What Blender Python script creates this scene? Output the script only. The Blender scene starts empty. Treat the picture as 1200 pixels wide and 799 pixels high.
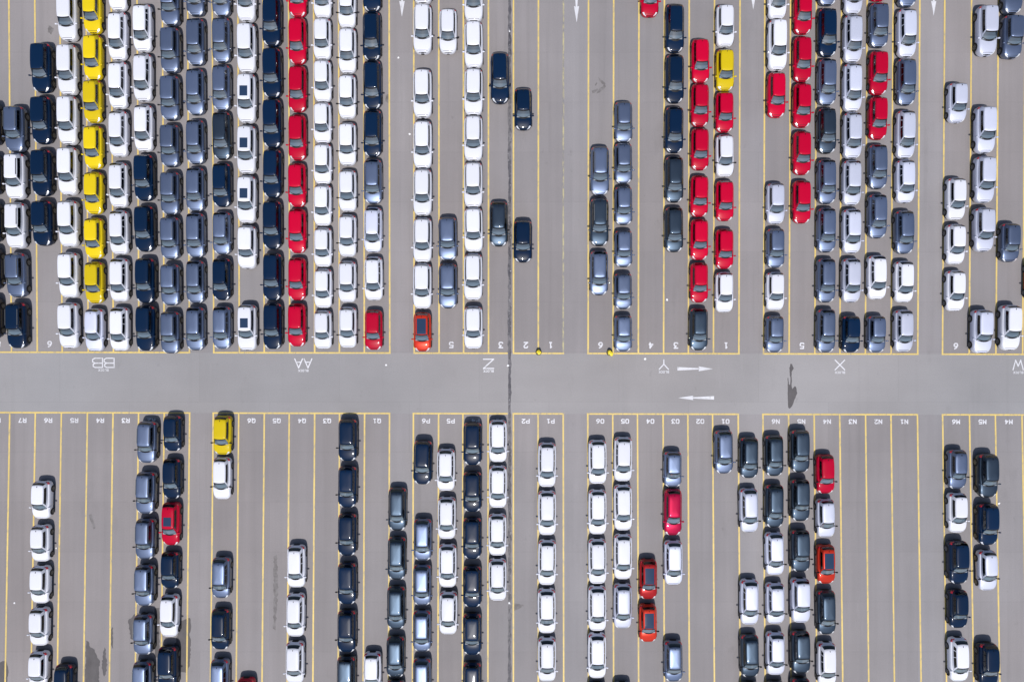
import bpy, math, random
from mathutils import Vector

random.seed(7)
SC = bpy.context.scene
COL = SC.collection

# ------------------------------------------------------------------ camera
CAM_H = 68.4
cam_d = bpy.data.cameras.new("camera")
cam_d.sensor_width = 36.0
cam_d.lens = 24.0
cam_d.clip_start = 0.5
cam_d.clip_end = 3000.0
cam = bpy.data.objects.new("camera", cam_d)
cam.location = (0, 0, CAM_H)
cam.rotation_euler = (0, 0, 0)
COL.objects.link(cam)
SC.camera = cam

# ------------------------------------------------------------------ sky + sun
SUN_EL = math.radians(63.0)
world = bpy.data.worlds.new("World")
SC.world = world
world.use_nodes = True
nt = world.node_tree
bg = nt.nodes["Background"]
sky = nt.nodes.new("ShaderNodeTexSky")
sky.sky_type = 'NISHITA'
sky.sun_disc = False
sky.sun_elevation = SUN_EL
sky.sun_rotation = math.radians(180.0)
sky.air_density = 1.0
sky.dust_density = 1.5
sky.ozone_density = 1.5
nt.links.new(sky.outputs[0], bg.inputs[0])
bg.inputs[1].default_value = 0.105

sun_d = bpy.data.lights.new("sun", 'SUN')
sun_d.energy = 4.25
sun_d.angle = math.radians(0.55)
sun_d.color = (1.0, 0.965, 0.92)
sun = bpy.data.objects.new("sun", sun_d)
sun.rotation_euler = (math.pi / 2 - SUN_EL, 0, 0)   # sun low side towards -Y: shadows fall towards +Y
sun.location = (0, -60, 100)
COL.objects.link(sun)

SC.view_settings.view_transform = 'Standard'
SC.view_settings.look = 'None'
SC.view_settings.exposure = -0.09
SC.view_settings.gamma = 1.0
SC.view_settings.use_curve_mapping = False

# ------------------------------------------------------------------ scale of the site (metres)
S = 1200.0 / (1.5 * CAM_H)


def gx(px): return (px - 600.0) / S


def gy(py): return (399.5 - py) / S


# ------------------------------------------------------------------ material helpers
def new_mat(name):
    m = bpy.data.materials.new(name)
    m.use_nodes = True
    return m, m.node_tree, m.node_tree.nodes["Principled BSDF"]


def setp(b, **k):
    for n, v in k.items():
        n = n.replace('_', ' ')
        if n in b.inputs:
            b.inputs[n].default_value = v


def plain(name, col, rough=0.5, metal=0.0, coat=0.0, **k):
    m, t, b = new_mat(name)
    setp(b, Base_Color=(*col, 1), Roughness=rough, Metallic=metal, Coat_Weight=coat, Coat_Roughness=0.04, **k)
    return m


def N(t, kind, **props):
    n = t.nodes.new(kind)
    for k, v in props.items():
        setattr(n, k, v)
    return n


def mapping(t, scale, loc=(0, 0, 0)):
    tc = N(t, "ShaderNodeTexCoord")
    mp = N(t, "ShaderNodeMapping")
    mp.inputs["Scale"].default_value = scale
    mp.inputs["Location"].default_value = loc
    t.links.new(tc.outputs["Object"], mp.inputs["Vector"])
    return mp.outputs["Vector"]


def noise(t, scale3, scale, detail=4.0, rough=0.6, loc=(0, 0, 0)):
    n = N(t, "ShaderNodeTexNoise")
    n.inputs["Scale"].default_value = scale
    n.inputs["Detail"].default_value = detail
    n.inputs["Roughness"].default_value = rough
    t.links.new(mapping(t, scale3, loc), n.inputs["Vector"])
    return n.outputs["Fac"]


def ramp(t, fac, p0, p1, c0, c1):
    r = N(t, "ShaderNodeValToRGB")
    r.color_ramp.elements[0].position = p0
    r.color_ramp.elements[1].position = p1
    r.color_ramp.elements[0].color = (*c0, 1)
    r.color_ramp.elements[1].color = (*c1, 1)
    t.links.new(fac, r.inputs[0])
    return r.outputs[0]


def mixc(t, a, b, fac, mode='MIX'):
    m = N(t, "ShaderNodeMix", data_type='RGBA', blend_type=mode)
    for sock, v in ((m.inputs[0], fac), (m.inputs[6], a), (m.inputs[7], b)):
        if hasattr(v, 'links'):
            t.links.new(v, sock)
        elif isinstance(v, tuple):
            sock.default_value = (*v, 1)
        else:
            sock.default_value = v
    return m.outputs[2]


def g3(v): return (v, v, v)


def asphalt(name, base, streak=(1.2, 0.035, 1), amt=0.9):
    m, t, b = new_mat(name)
    c = mixc(t, base, ramp(t, noise(t, (1, 1, 1), 0.05, 5, 0.6), 0.3, 0.7, g3(0.86), g3(1.10)), 1.0, 'MULTIPLY')
    # wheel and drip streaks running along the lanes
    c = mixc(t, c, ramp(t, noise(t, streak, 0.7, 4, 0.6), 0.25, 0.75, g3(1 - 0.10 * amt), g3(1 + 0.06 * amt)), 1.0, 'MULTIPLY')
    c = mixc(t, c, ramp(t, noise(t, (1, 0.3, 1), 0.35, 6, 0.7, (9, 3, 0)), 0.60, 0.78, g3(1.0), g3(0.87)), 1.0, 'MULTIPLY')
    # paler wear
    c = mixc(t, c, ramp(t, noise(t, (1.4, 0.16, 1), 0.5, 7, 0.75, (2, 31, 0)), 0.60, 0.80, g3(1.0), g3(1.13)), 1.0, 'MULTIPLY')
    # paving fields of slightly different tone
    br = N(t, "ShaderNodeTexBrick")
    br.inputs["Scale"].default_value = 1.0
    br.inputs["Brick Width"].default_value = 14.0
    br.inputs["Row Height"].default_value = 5.0
    br.inputs["Mortar Size"].default_value = 0.03
    br.inputs["Color1"].default_value = (0.975, 0.975, 0.975, 1)
    br.inputs["Color2"].default_value = (1.02, 1.02, 1.02, 1)
    br.inputs["Mortar"].default_value = (0.93, 0.93, 0.93, 1)
    t.links.new(mapping(t, (1, 1, 1), (3.3, 1.1, 0)), br.inputs["Vector"])
    c = mixc(t, c, br.outputs["Color"], 1.0, 'MULTIPLY')
    c = mixc(t, c, ramp(t, noise(t, (1.9, 0.05, 1), 0.55, 3, 0.5, (70, 5, 0)), 0.60, 0.70, g3(1.0), g3(1 - 0.07 * amt)), 1.0, 'MULTIPLY')
    c = mixc(t, c, ramp(t, noise(t, (0.8, 0.5, 1), 0.8, 6, 0.75, (13, 57, 0)), 0.63, 0.74, g3(1.0), g3(0.86)), 1.0, 'MULTIPLY')
    c = mixc(t, c, ramp(t, noise(t, (1, 1, 1), 0.028, 2, 0.5, (3, 8, 0)), 0.35, 0.65, (1.02, 0.995, 0.985), (0.985, 1.0, 1.02)), 1.0, 'MULTIPLY')
    # grain and small dark spots
    c = mixc(t, c, ramp(t, noise(t, (1, 1, 1), 9.0, 3, 0.7), 0.25, 0.75, g3(0.93), g3(1.07)), 1.0, 'MULTIPLY')
    c = mixc(t, c, ramp(t, noise(t, (1, 0.7, 1), 1.1, 3, 0.55, (40, 11, 0)), 0.70, 0.78, g3(1.0), g3(0.86)), 1.0, 'MULTIPLY')
    t.links.new(c, b.inputs["Base Color"])
    bp = N(t, "ShaderNodeBump")
    bp.inputs["Strength"].default_value = 0.25
    bp.inputs["Distance"].default_value = 0.01
    t.links.new(noise(t, (1, 1, 1), 40.0, 2), bp.inputs["Height"])
    t.links.new(bp.outputs[0], b.inputs["Normal"])
    setp(b, Roughness=0.85)
    return m


def worn_paint(name, col, lo, hi, under=(0.2, 0.19, 0.2)):
    m, t, b = new_mat(name)
    f = ramp(t, noise(t, (2.5, 0.8, 1), 1.6, 6, 0.75), lo, hi, g3(0), g3(1))
    tint = ramp(t, noise(t, (1, 1, 1), 0.12, 3), 0.3, 0.7, g3(0.88), g3(1.1))
    c = mixc(t, col, tint, 1.0, 'MULTIPLY')
    c = mixc(t, under, c, f)
    t.links.new(c, b.inputs["Base Color"])
    setp(b, Roughness=0.6)
    return m


M = {}
M['lot'] = asphalt("lot_asphalt", (0.238, 0.222, 0.226))
M['road'] = asphalt("road_asphalt", (0.274, 0.266, 0.272), (0.05, 0.5, 1), 0.45)
M['aisle'] = asphalt("aisle_asphalt", (0.257, 0.244, 0.252))
M['wet'] = None
M['yellow_line'] = worn_paint("yellow_line_paint", (0.66, 0.49, 0.15), 0.27, 0.50, (0.25, 0.225, 0.20))
M['faded_line'] = worn_paint("faded_line_paint", (0.46, 0.41, 0.22), 0.42, 0.60)
M['white_line'] = worn_paint("white_line_paint", (0.62, 0.62, 0.66), 0.26, 0.46, (0.26, 0.25, 0.255))

PAINTS = {  # base colour, metallic, roughness
    'white': ((0.66, 0.67, 0.745), 0.0, 0.35),
    'silver': ((0.55, 0.575, 0.70), 0.25, 0.52),
    'blue-grey': ((0.140, 0.180, 0.285), 0.72, 0.42),
    'navy': ((0.0015, 0.0130, 0.043), 0.0, 0.30),
    'charcoal': ((0.042, 0.062, 0.092), 0.85, 0.42),
    'red': ((0.47, 0.000, 0.026), 0.0, 0.32),
    'crimson': ((0.42, 0.004, 0.050), 0.30, 0.34),
    'orange-red': ((0.50, 0.030, 0.013), 0.15, 0.32),
    'brick-red': ((0.34, 0.012, 0.014), 0.15, 0.32),
    'yellow': ((0.64, 0.475, 0.008), 0.0, 0.34),
}


def paint_mat(n):
    col, met, ro = PAINTS[n]
    m, t, b = new_mat(n.replace('-', '_') + "_car_paint")
    oi = N(t, "ShaderNodeObjectInfo")
    c = mixc(t, col, ramp(t, oi.outputs["Random"], 0.0, 1.0, g3(0.93 if n == 'white' else 0.82), g3(1.04 if n == 'white' else 1.08)), 1.0, 'MULTIPLY')
    t.links.new(c, b.inputs["Base Color"])
    setp(b, Metallic=met, Roughness=ro, Coat_Weight=0.55 if n == 'navy' else 0.35 if met < 0.4 else 0.6, Coat_Roughness=0.04, Specular_IOR_Level=0.08)
    return m


for k in PAINTS:
    M[k] = paint_mat(k)
M['trim'] = plain("black_trim_plastic", (0.010, 0.010, 0.012), 0.55, Specular_IOR_Level=0.15)
M['tyre'] = plain("tyre_rubber", (0.016, 0.016, 0.017), 0.8)
M['rim'] = plain("alloy_rim", (0.16, 0.165, 0.17), 0.45, 0.6)
M['headlight'] = plain("headlight_lens", (0.78, 0.80, 0.84), 0.12, 0.3, 1.0)
M['tail'] = plain("tail_light_lens", (0.50, 0.006, 0.022), 0.15, 0.0, 1.0)
M['roofglass'] = plain("dark_roof_glass", (0.020, 0.040, 0.085), 0.10, 0.0, 0.4, Specular_IOR_Level=0.15)
M['seat'] = plain("seat_cloth", (0.07, 0.075, 0.085), 0.9)
M['dash'] = plain("dashboard_plastic", (0.22, 0.245, 0.28), 0.6)
M['cabin'] = plain("cabin_lining", (0.14, 0.15, 0.17), 0.9)
M['hazard_yellow'] = plain("hazard_yellow_paint", (0.78, 0.62, 0.03), 0.5)
M['black'] = plain("black_paint", (0.02, 0.02, 0.02), 0.6)
M['paper'] = plain("paper", (0.80, 0.80, 0.82), 0.8)


def glass_mat(name, tint, spec):
    m = bpy.data.materials.new(name)
    m.use_nodes = True
    t = m.node_tree
    t.nodes.clear()
    out = N(t, "ShaderNodeOutputMaterial")
    tr = N(t, "ShaderNodeBsdfTransparent")
    tr.inputs[0].default_value = (*tint, 1)
    gl = N(t, "ShaderNodeBsdfGlossy")
    gl.inputs["Roughness"].default_value = 0.07
    gl.inputs["Color"].default_value = (1, 1, 1, 1)
    fr = N(t, "ShaderNodeFresnel")
    fr.inputs["IOR"].default_value = spec
    mx = N(t, "ShaderNodeMixShader")
    t.links.new(fr.outputs[0], mx.inputs[0])
    t.links.new(tr.outputs[0], mx.inputs[1])
    t.links.new(gl.outputs[0], mx.inputs[2])
    t.links.new(mx.outputs[0], out.inputs[0])
    return m


M['glass'] = glass_mat("windscreen_glass", (0.74, 0.83, 0.90), 1.9)
M['privacy'] = glass_mat("tinted_side_glass", (0.20, 0.23, 0.26), 1.6)


def wet_mat():
    m, t, b = new_mat("wet_asphalt")
    c = mixc(t, (0.085, 0.078, 0.082), ramp(t, noise(t, (1, 0.5, 1), 1.2, 6, 0.7), 0.3, 0.7, g3(0.8), g3(1.25)), 1.0, 'MULTIPLY')
    t.links.new(c, b.inputs["Base Color"])
    setp(b, Roughness=0.75)
    return m


M['wet'] = wet_mat()


def smudge_mat():
    m, t, b = new_mat("smudged_asphalt")
    c = ramp(t, noise(t, (1, 1, 1), 1.5, 6, 0.7), 0.35, 0.62, (0.115, 0.105, 0.105), (0.20, 0.188, 0.19))
    t.links.new(c, b.inputs["Base Color"])
    setp(b, Roughness=0.85)
    return m


M['smudge'] = smudge_mat()


def joint_mat():
    m, t, b = new_mat("tar_joint")
    big = ramp(t, noise(t, (0.3, 0.16, 1), 1.0, 4, 0.7, (5, 2, 0)), 0.44, 0.58, g3(0), g3(1))
    f = ramp(t, noise(t, (2.4, 1.3, 1), 1.3, 7, 0.8), 0.36, 0.60, g3(0), g3(1))
    c = mixc(t, (0.045, 0.043, 0.05), (0.19, 0.18, 0.19), f)
    c2 = mixc(t, (0.030, 0.029, 0.036), (0.10, 0.095, 0.11), f)
    c = mixc(t, c2, c, big)
    sp = ramp(t, noise(t, (1, 1, 1), 4.5, 2, 0.5), 0.64, 0.70, g3(0), g3(1))
    c = mixc(t, c, (0.30, 0.29, 0.31), sp)
    t.links.new(c, b.inputs["Base Color"])
    setp(b, Roughness=0.7)
    return m


M['joint'] = joint_mat()


# ------------------------------------------------------------------ object helpers
def mesh(name, verts, faces, mats, smooth=False, fmat=None):
    me = bpy.data.meshes.new(name)
    me.from_pydata(verts, [], faces)
    for m in mats:
        me.materials.append(m)
    if fmat:
        for p, i in zip(me.polygons, fmat):
            p.material_index = i
    if smooth:
        me.polygons.foreach_set("use_smooth", [True] * len(me.polygons))
    me.update()
    return me


def link(name, me, parent=None, loc=(0, 0, 0)):
    o = bpy.data.objects.new(name, me)
    o.location = loc
    COL.objects.link(o)
    if parent is not None:
        o.parent = parent
    return o


def tag(o, **k):
    for a, v in k.items():
        o[a] = v
    return o


# ------------------------------------------------------------------ ground, road, joint
R_ = 450.0
ground = link("ground", mesh("ground", [(-R_, -R_, 0), (R_, -R_, 0), (R_, R_, 0), (-R_, R_, 0)], [(0, 1, 2, 3)], [M['lot']]))
tag(ground, kind="structure")
ROAD_Z, STAIN_Z, LINE_Z, TEXT_Z = 0.004, 0.008, 0.012, 0.016
def front_up(x): return 412.6 + 2.6 * x / 1200


def front_lo(x): return 483.2 + 2.8 * x / 1200


XL, XR = -4600, 5800
road = link("road", mesh("road", [(gx(XL), gy(front_lo(XL)), ROAD_Z), (gx(XR), gy(front_lo(XR)), ROAD_Z),
                                  (gx(XR), gy(front_up(XR)), ROAD_Z), (gx(XL), gy(front_up(XL)), ROAD_Z)], [(0, 1, 2, 3)], [M['road']]))
tag(road, kind="structure")


def kx(px, py):
    """the painted lanes fan out very slightly away from the cross road"""
    if py < 412:
        return 600 + (px - 600) * (1 + 0.0053 * (412 - py) / 412)
    if py > 485:
        return 600 + (px - 600) * (1 + 0.0092 * (py - 485) / 314)
    return px


def strip(name, pts, w, mat, z, parent, wob=0.0):
    """flat painted strip along a polyline"""
    v, f = [], []
    for i, p in enumerate(pts):
        a = Vector(pts[max(i - 1, 0)]); b = Vector(pts[min(i + 1, len(pts) - 1)])
        d = (b - a).normalized(); n = Vector((-d.y, d.x))
        ww = w * (1 + random.uniform(-wob, wob)) / 2
        p = Vector(p)
        for s in (1, -1):
            q = p + n * ww * s
            v.append((q.x, q.y, z))
    for i in range(len(pts) - 1):
        f.append((2 * i + 1, 2 * i + 3, 2 * i + 2, 2 * i))
    return link(name, mesh(name, v, f, [mat]), parent)


jp = []
for i in range(260):
    y = 900 - i * 4
    jp.append((gx(597.2 + random.uniform(-0.35, 0.35)), gy(y)))
tag(strip("expansion_joint", jp, 0.31, M['joint'], STAIN_Z, None, 0.30), kind="structure")

# lanes: x of every line on the front line, for the upper and the lower side
UP = [[-17, 13.6, 43.8, 73, 103.5, 133, 163, 192.5, 222], [250.6, 280.6, 309.7, 339.6, 368.8, 397.8, 427, 456.8],
      [485.4, 514.6, 543.3, 572.5], [601.7, 630.8, 660], [689.2, 718.5, 748, 777.6, 806.6, 836, 865.8],
      [894.7, 924.7, 954.8, 984.2, 1014, 1044.2, 1075.4], [1104.4, 1135.7, 1167, 1198.3, 1229]]
LO = [[-19, 11.5, 41.5, 72, 102.5, 132.5, 162.5, 192.5, 222.3], [250, 279.8, 309.8, 339, 368.8, 398, 427.3, 456.5],
      [484.5, 514, 542.5, 572], [601.6, 630.5, 660], [688.8, 718, 747, 777, 806, 835, 865],
      [894, 924, 954, 984, 1014.2, 1044, 1075], [1104.5, 1136, 1166.3, 1197.5, 1228]]


# the unmarked driving aisles between the blocks, a little paler than the lanes
for a, b in ((222, 250.6), (456.8, 485.4), (660, 689.2), (865.8, 894.7), (1075.4, 1104.4)):
    for fr, far in ((front_up, -2000), (front_lo, 2800)):
        p = [(gx(a), gy(fr(a))), (gx(b), gy(fr(b))), (gx(kx(b, max(min(far, 900), -100))), gy(far)), (gx(kx(a, max(min(far, 900), -100))), gy(far))]
        if far > 0:
            p = p[::-1]
        tag(link("driving_aisle", mesh("driving_aisle", [(x, y, ROAD_Z) for x, y in p], [(0, 1, 2, 3)], [M['aisle']])), kind="structure")

LW = 0.155
for rows, fr, far, dirn in ((UP, front_up, -90, -1), (LO, front_lo, 890, 1)):
    for blk in rows:
        for x in blk:
            pts = []
            y0 = fr(x)
            nseg = 18
            for i in range(nseg + 1):
                y = y0 + (far - y0) * i / nseg
                if i == 0:
                    y = y0 + dirn * LW / 2 * S * 0
                pts.append((gx(kx(x, y)), gy(y)))
            faded = (x == 660 and dirn < 0) or (x == 601.6 and False)
            strip("lane_line", pts, LW, M['faded_line'] if faded else M['yellow_line'], LINE_Z, ground, 0.06)
        x0, x1 = blk[0], blk[-1]
        if blk is UP[2] or blk is LO[2]:
            x1 = 594.0
        n = 8
        # front line in two pieces' worth of butt joints: lies 2 mm above the lane ends
        pts = [(gx(x0 - 1.0 + (x1 + 1.0 - x0 + 1.0) * i / n), gy(fr(x0 + (x1 - x0) * i / n))) for i in range(n + 1)]
        strip("front_line", pts, LW, M['yellow_line'], LINE_Z + 0.003, ground, 0.06)


# ------------------------------------------------------------------ arrows
def poly(name, pts, mat, z, parent):
    return link(name, mesh(name, [(x, y, z) for x, y in pts], [tuple(range(len(pts)))], [mat]), parent)


def fix(pts):
    a = sum(pts[i][0] * pts[(i + 1) % len(pts)][1] - pts[(i + 1) % len(pts)][0] * pts[i][1] for i in range(len(pts)))
    return pts if a > 0 else pts[::-1]


def arrow(tail, head, tip, wt, wn, wh):
    """tapering lane arrow; tail/head/tip are photo-plan points, widths in plan units"""
    T, Hh, P = Vector(tail), Vector(head), Vector(tip)
    d = (P - T).normalized(); n = Vector((-d.y, d.x))
    pts = [T + n * wt / 2, Hh + n * wn / 2, Hh + n * wh / 2 - d * 0.3, P, Hh - n * wh / 2 - d * 0.3, Hh - n * wn / 2, T - n * wt / 2]
    poly("direction_arrow", fix([(gx(p.x), gy(p.y)) for p in pts]), M['white_line'], TEXT_Z, ground)


arrow((793.8, 432), (819, 432), (835.5, 432.1), 4.1, 1.5, 5.8)
arrow((836.7, 466), (812, 466), (794.7, 466), 4.1, 1.5, 5.2)
arrow((471.5, -24), (471.2, 2), (471.0, 20), 4.6, 2.0, 6.4)
arrow((675.5, -16), (675.6, 8), (675.8, 27), 4.4, 2.0, 6.0)
arrow((882.5, -30), (882.6, -6), (882.7, 12), 4.4, 2.0, 6.0)
arrow((1094.2, -24), (1094.1, 2), (1094.0, 19), 4.4, 2.0, 6.0)


# ------------------------------------------------------------------ lettering (reads upside down in the picture)
GLYPH = {
    '1': [[(.2, .8), (.55, 1), (.55, 0)], [(.2, 0), (.9, 0)]],
    '2': [[(0, .78), (.2, 1), (.8, 1), (1, .8), (1, .62), (0, 0), (1, 0)]],
    '3': [[(0, 1), (1, 1), (.45, .6), (.8, .58), (1, .4), (1, .16), (.8, 0), (.2, 0), (0, .14)]],
    '4': [[(.75, 0), (.75, 1), (0, .3), (1, .3)]],
    '5': [[(.95, 1), (.1, 1), (.05, .56), (.7, .6), (1, .42), (1, .18), (.8, 0), (.2, 0), (0, .12)]],
    '6': [[(.85, 1), (.35, .8), (0, .38), (.1, .1), (.35, 0), (.7, 0), (1, .18), (1, .4), (.75, .56), (.3, .54), (.06, .38)]],
    '7': [[(0, 1), (1, 1), (.4, 0)]],
    '8': [[(.5, .54), (.1, .7), (.15, .92), (.4, 1), (.6, 1), (.85, .92), (.9, .7), (.5, .54), (0, .36), (0, .14), (.25, 0), (.75, 0), (1, .14), (1, .36), (.5, .54)]],
    'R': [[(0, 0), (0, 1), (.8, 1), (1, .85), (1, .6), (.8, .46), (0, .46)], [(.5, .46), (1, 0)]],
    'Q': [[(.2, 0), (0, .2), (0, .8), (.2, 1), (.8, 1), (1, .8), (1, .2), (.8, 0), (.2, 0)], [(.6, .3), (1.05, -.08)]],
    'P': [[(0, 0), (0, 1), (.8, 1), (1, .85), (1, .58), (.8, .44), (0, .44)]],
    'O': [[(.2, 0), (0, .2), (0, .8), (.2, 1), (.8, 1), (1, .8), (1, .2), (.8, 0), (.2, 0)]],
    'N': [[(0, 0), (0, 1), (1, 0), (1, 1)]],
    'M': [[(0, 0), (0, 1), (.5, .4), (1, 1), (1, 0)]],
    'A': [[(0, 0), (.5, 1), (1, 0)], [(.2, .36), (.8, .36)]],
    'B': [[(0, 0), (0, 1), (.75, 1), (.95, .88), (.95, .66), (.75, .53), (0, .53)], [(.75, .53), (1, .40), (1, .14), (.78, 0), (0, 0)]],
    'Z': [[(0, 1), (1, 1), (0, 0), (1, 0)]], 'Y': [[(0, 1), (.5, .46), (1, 1)], [(.5, .46), (.5, 0)]],
    'X': [[(0, 0), (1, 1)], [(0, 1), (1, 0)]], 'W': [[(0, 1), (.25, 0), (.5, .62), (.75, 0), (1, 1)]],
    'L': [[(0, 1), (0, 0), (1, 0)]], 'C': [[(1, .85), (.8, 1), (.2, 1), (0, .8), (0, .2), (.2, 0), (.8, 0), (1, .15)]],
    'K': [[(0, 0), (0, 1)], [(1, 1), (.1, .5), (1, 0)]],
}


def paint_text(name, s, x0, x1, y0, y1, w, gap):
    """painted characters in the box x0..x1, y0..y1 (plan units), turned half round; one mesh per marking"""
    n = len(s)
    cw = ((x1 - x0) - gap * (n - 1)) / n
    V, F = [], []
    zz = 0
    for i, ch in enumerate(s):
        bx = x1 - i * (cw + gap)            # reading order runs right to left in the picture
        for line in GLYPH[ch]:
            P = [Vector((gx(bx - u * cw), gy(y0 + v * (y1 - y0)))) for u, v in line]
            hw = w / S / 2
            for a, b in zip(P[:-1], P[1:]):
                d = (b - a).normalized(); nn = Vector((-d.y, d.x)) * hw
                e = d * hw * 0.8
                k = len(V)
                zz += 1
                z = TEXT_Z + 0.0006 * zz
                for q in (a + nn - e, a - nn - e, b - nn + e, b + nn + e):
                    V.append((q.x, q.y, z))
                F.append((k, k + 1, k + 2, k + 3))
    return link(name, mesh(name, V, F, [M['white_line']]), ground)


def text(name, s, cx, cy, h, w, bold):
    """h, w: outer size of the marking"""
    k = len(s)
    paint_text(name, s, cx - w / 2 + bold / 2, cx + w / 2 - bold / 2, cy - h / 2 + bold / 2, cy + h / 2 - bold / 2, bold, bold + 0.55)


def mids(b): return [(b[i] + b[i + 1]) / 2 for i in range(len(b) - 1)]


for cx, d in zip(mids(UP[0]), "87654321"):
    if d in "86":
        text("lane_number", d, cx, 403.2, 7.6, 5.6, 1.45)
for blk, ds in ((UP[2], "654"), (UP[3], "21"), (UP[4], "654321"), (UP[5], "654321"), (UP[6], "6543")):
    for cx, d in zip(mids(blk), ds):
        text("lane_number", d, cx, 404.0 + 1.5 * (cx - 500) / 600, 7.6, 4.6 if d == '1' else 5.6, 1.45)
text("lane_number", "3", 587.0, 404.2, 7.6, 5.6, 1.45)
for blk, L, ds in ((LO[0], "R", "87654321"), (LO[1], "Q", "7654321"), (LO[2], "P", "654"), (LO[3], "P", "21"),
                   (LO[4], "O", "654321"), (LO[5], "N", "654321"), (LO[6], "M", "6543")):
    for cx, d in zip(mids(blk), ds):
        text("lane_number", L + d, cx, 492.3 + 1.8 * cx / 1200, 5.6, 9.4, 1.15)
text("lane_number", "P3", 585.5, 493.0, 5.6, 9.4, 1.15)


def block_letter(s, x0, x1, y0, y1):
    paint_text("block_letter", s, x0, x1, y0, y1, 1.30, 1.9)
    paint_text("block_word", "BLOCK", (x0 + x1) / 2 - 5.8, (x0 + x1) / 2 + 5.8, y1 + 2.0, y1 + 4.3, 0.55, 1.0)


block_letter("BB", 108.8, 133.8, 419.6, 430.4)
block_letter("AA", 345.5, 365.5, 420.4, 431.0)
block_letter("Z", 566.5, 578.5, 420.8, 431.6)
block_letter("Y", 772.5, 783.3, 421.5, 432.6)
block_letter("X", 978.5, 989.8, 421.8, 433.2)
block_letter("W", 1187.0, 1199.0, 422.0, 433.2)


# ------------------------------------------------------------------ wet patches and marks on the paving
def stain(name, pts, mat, jag=0.7):
    out = []
    for i, p in enumerate(pts):
        a = Vector(p); b = Vector(pts[(i + 1) % len(pts)])
        L = (b - a).length
        k = max(1, int(L / 2.0))
        n = Vector((-(b - a).y, (b - a).x)).normalized()
        for j in range(k):
            q = a.lerp(b, j / k)
            if j:
                q = q + n * random.uniform(-jag, jag)
            out.append((gx(q.x), gy(q.y)))
    return poly(name, fix(out), mat, STAIN_Z + 0.001 * random.random(), ground)


stain("wet_patch", [(101, 750), (104, 751.5), (106, 758), (111, 761), (114, 770), (117.5, 775), (116, 783), (116, 808), (99.5, 808)], M['wet'])
stain("wet_patch", [(122.5, 758), (124.2, 761), (124, 770), (126, 778), (124, 787), (122, 792), (119.6, 780), (120.3, 768)], M['wet'], 1.0)
stain("wet_patch", [(150, 727), (158, 719), (170, 716), (176, 740), (165, 752), (153, 748), (152, 738)], M['wet'])
stain("wet_patch", [(211.5, 727), (222.5, 723.5), (224, 735), (222, 742), (223.7, 752), (222.5, 778), (219, 788), (211.5, 787), (204, 760)], M['wet'])
stain("wet_patch", [(181, 712), (187, 712), (186.5, 740), (187, 770), (181, 770)], M['wet'])
stain("wet_patch", [(-8, 776), (7.5, 774), (9.5, 783), (9, 808), (-8, 808)], M['wet'])
stain("wet_patch", [(130, 738), (132.3, 734), (132.2, 760), (130.5, 756)], M['wet'], 0.5)
# the spear-shaped wet mark on the cross road
stain("wet_mark", [(926.2, 426.3), (928.0, 426.3), (930.2, 431.5), (927.6, 436), (927.9, 444.6), (927.6, 452), (928.4, 455.8), (931.5, 452.2),
                   (932.8, 453.5), (934.3, 460.4), (930.4, 470), (928, 476), (925.4, 478.8), (923.7, 477.5), (923.0, 462), (923.0, 442.5), (923.9, 443),
                   (924.4, 450), (925.8, 451), (926.3, 444), (925.5, 438), (925.0, 431)], M['wet'], 0.25)
for pts in ([(701, 91), (709.5, 98), (708.5, 101), (702, 95)], [(709, 99), (710, 102), (703, 108.5), (699, 110), (701, 106)],
            [(693.5, 107), (700, 104), (701, 106), (694.5, 110)], [(697, 100), (699, 97), (700, 98), (698, 101)]):
    stain("dark_smudge", pts, M['smudge'], 0.5)
stain("dark_smudge", [(602, 706), (608, 707), (614, 709), (607, 713.5), (602, 716)], M['smudge'], 0.6)
stain("dark_smudge", [(320.5, 652), (324.5, 650), (325.5, 690), (323, 738), (319.8, 736), (321, 700)], M['smudge'], 0.9)
stain("dark_smudge", [(104, 603), (107, 602), (112, 618), (110, 620)], M['smudge'], 0.5)
stain("dark_smudge", [(57, 30), (63, 34), (60, 41), (56, 38)], M['smudge'], 0.8)
stain("dark_smudge", [(452, 112), (456, 110), (456, 121), (452, 119)], M['smudge'], 0.5)

# small scraps lying about
SCR = [(480, 157.5, "left of the white column in the Z block"), (467, 68, "in the aisle left of the Z block, near the downward arrow"),
       (452.5, 427.5, "on the cross road, between the painted AA and Z"), (595.2, 428.3, "on the dark joint beside the painted Z"),
       (597.3, 37, "on the dark joint near the top edge of the picture"), (756, 420.3, "on the cross road just left of the painted Y"),
       (781.6, 351.3, "in the empty lane marked 3 of the Y block"), (1021.5, 378.5, "between two cars in the fifth lane of the X block"),
       (1170.6, 589.5, "beside the navy car in lane M5"), (596.5, 706, "on the dark joint below the white column in lane P3"),
       (66, 642, "in lane R5, right of the white column"), (17, 706, "in lane R7 near the left edge of the picture")]
for x, y, wh in SCR:
    r = random.uniform(0.09, 0.13)
    n = 7
    v = [(0, 0, 0.055)]
    for i in range(n):
        a = 2 * math.pi * i / n
        q = r * random.uniform(0.7, 1.25)
        v.append((q * math.cos(a), q * math.sin(a), random.uniform(0.002, 0.035)))
    me = mesh("paper_scrap", v, [(0, 1 + i, 1 + (i + 1) % n) for i in range(n)], [M['paper']])
    o = link("paper_scrap", me, None, (gx(x), gy(y), LINE_Z))
    tag(o, label="white crumpled paper scrap " + wh, category="litter", group="white scraps on the paving")


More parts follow.
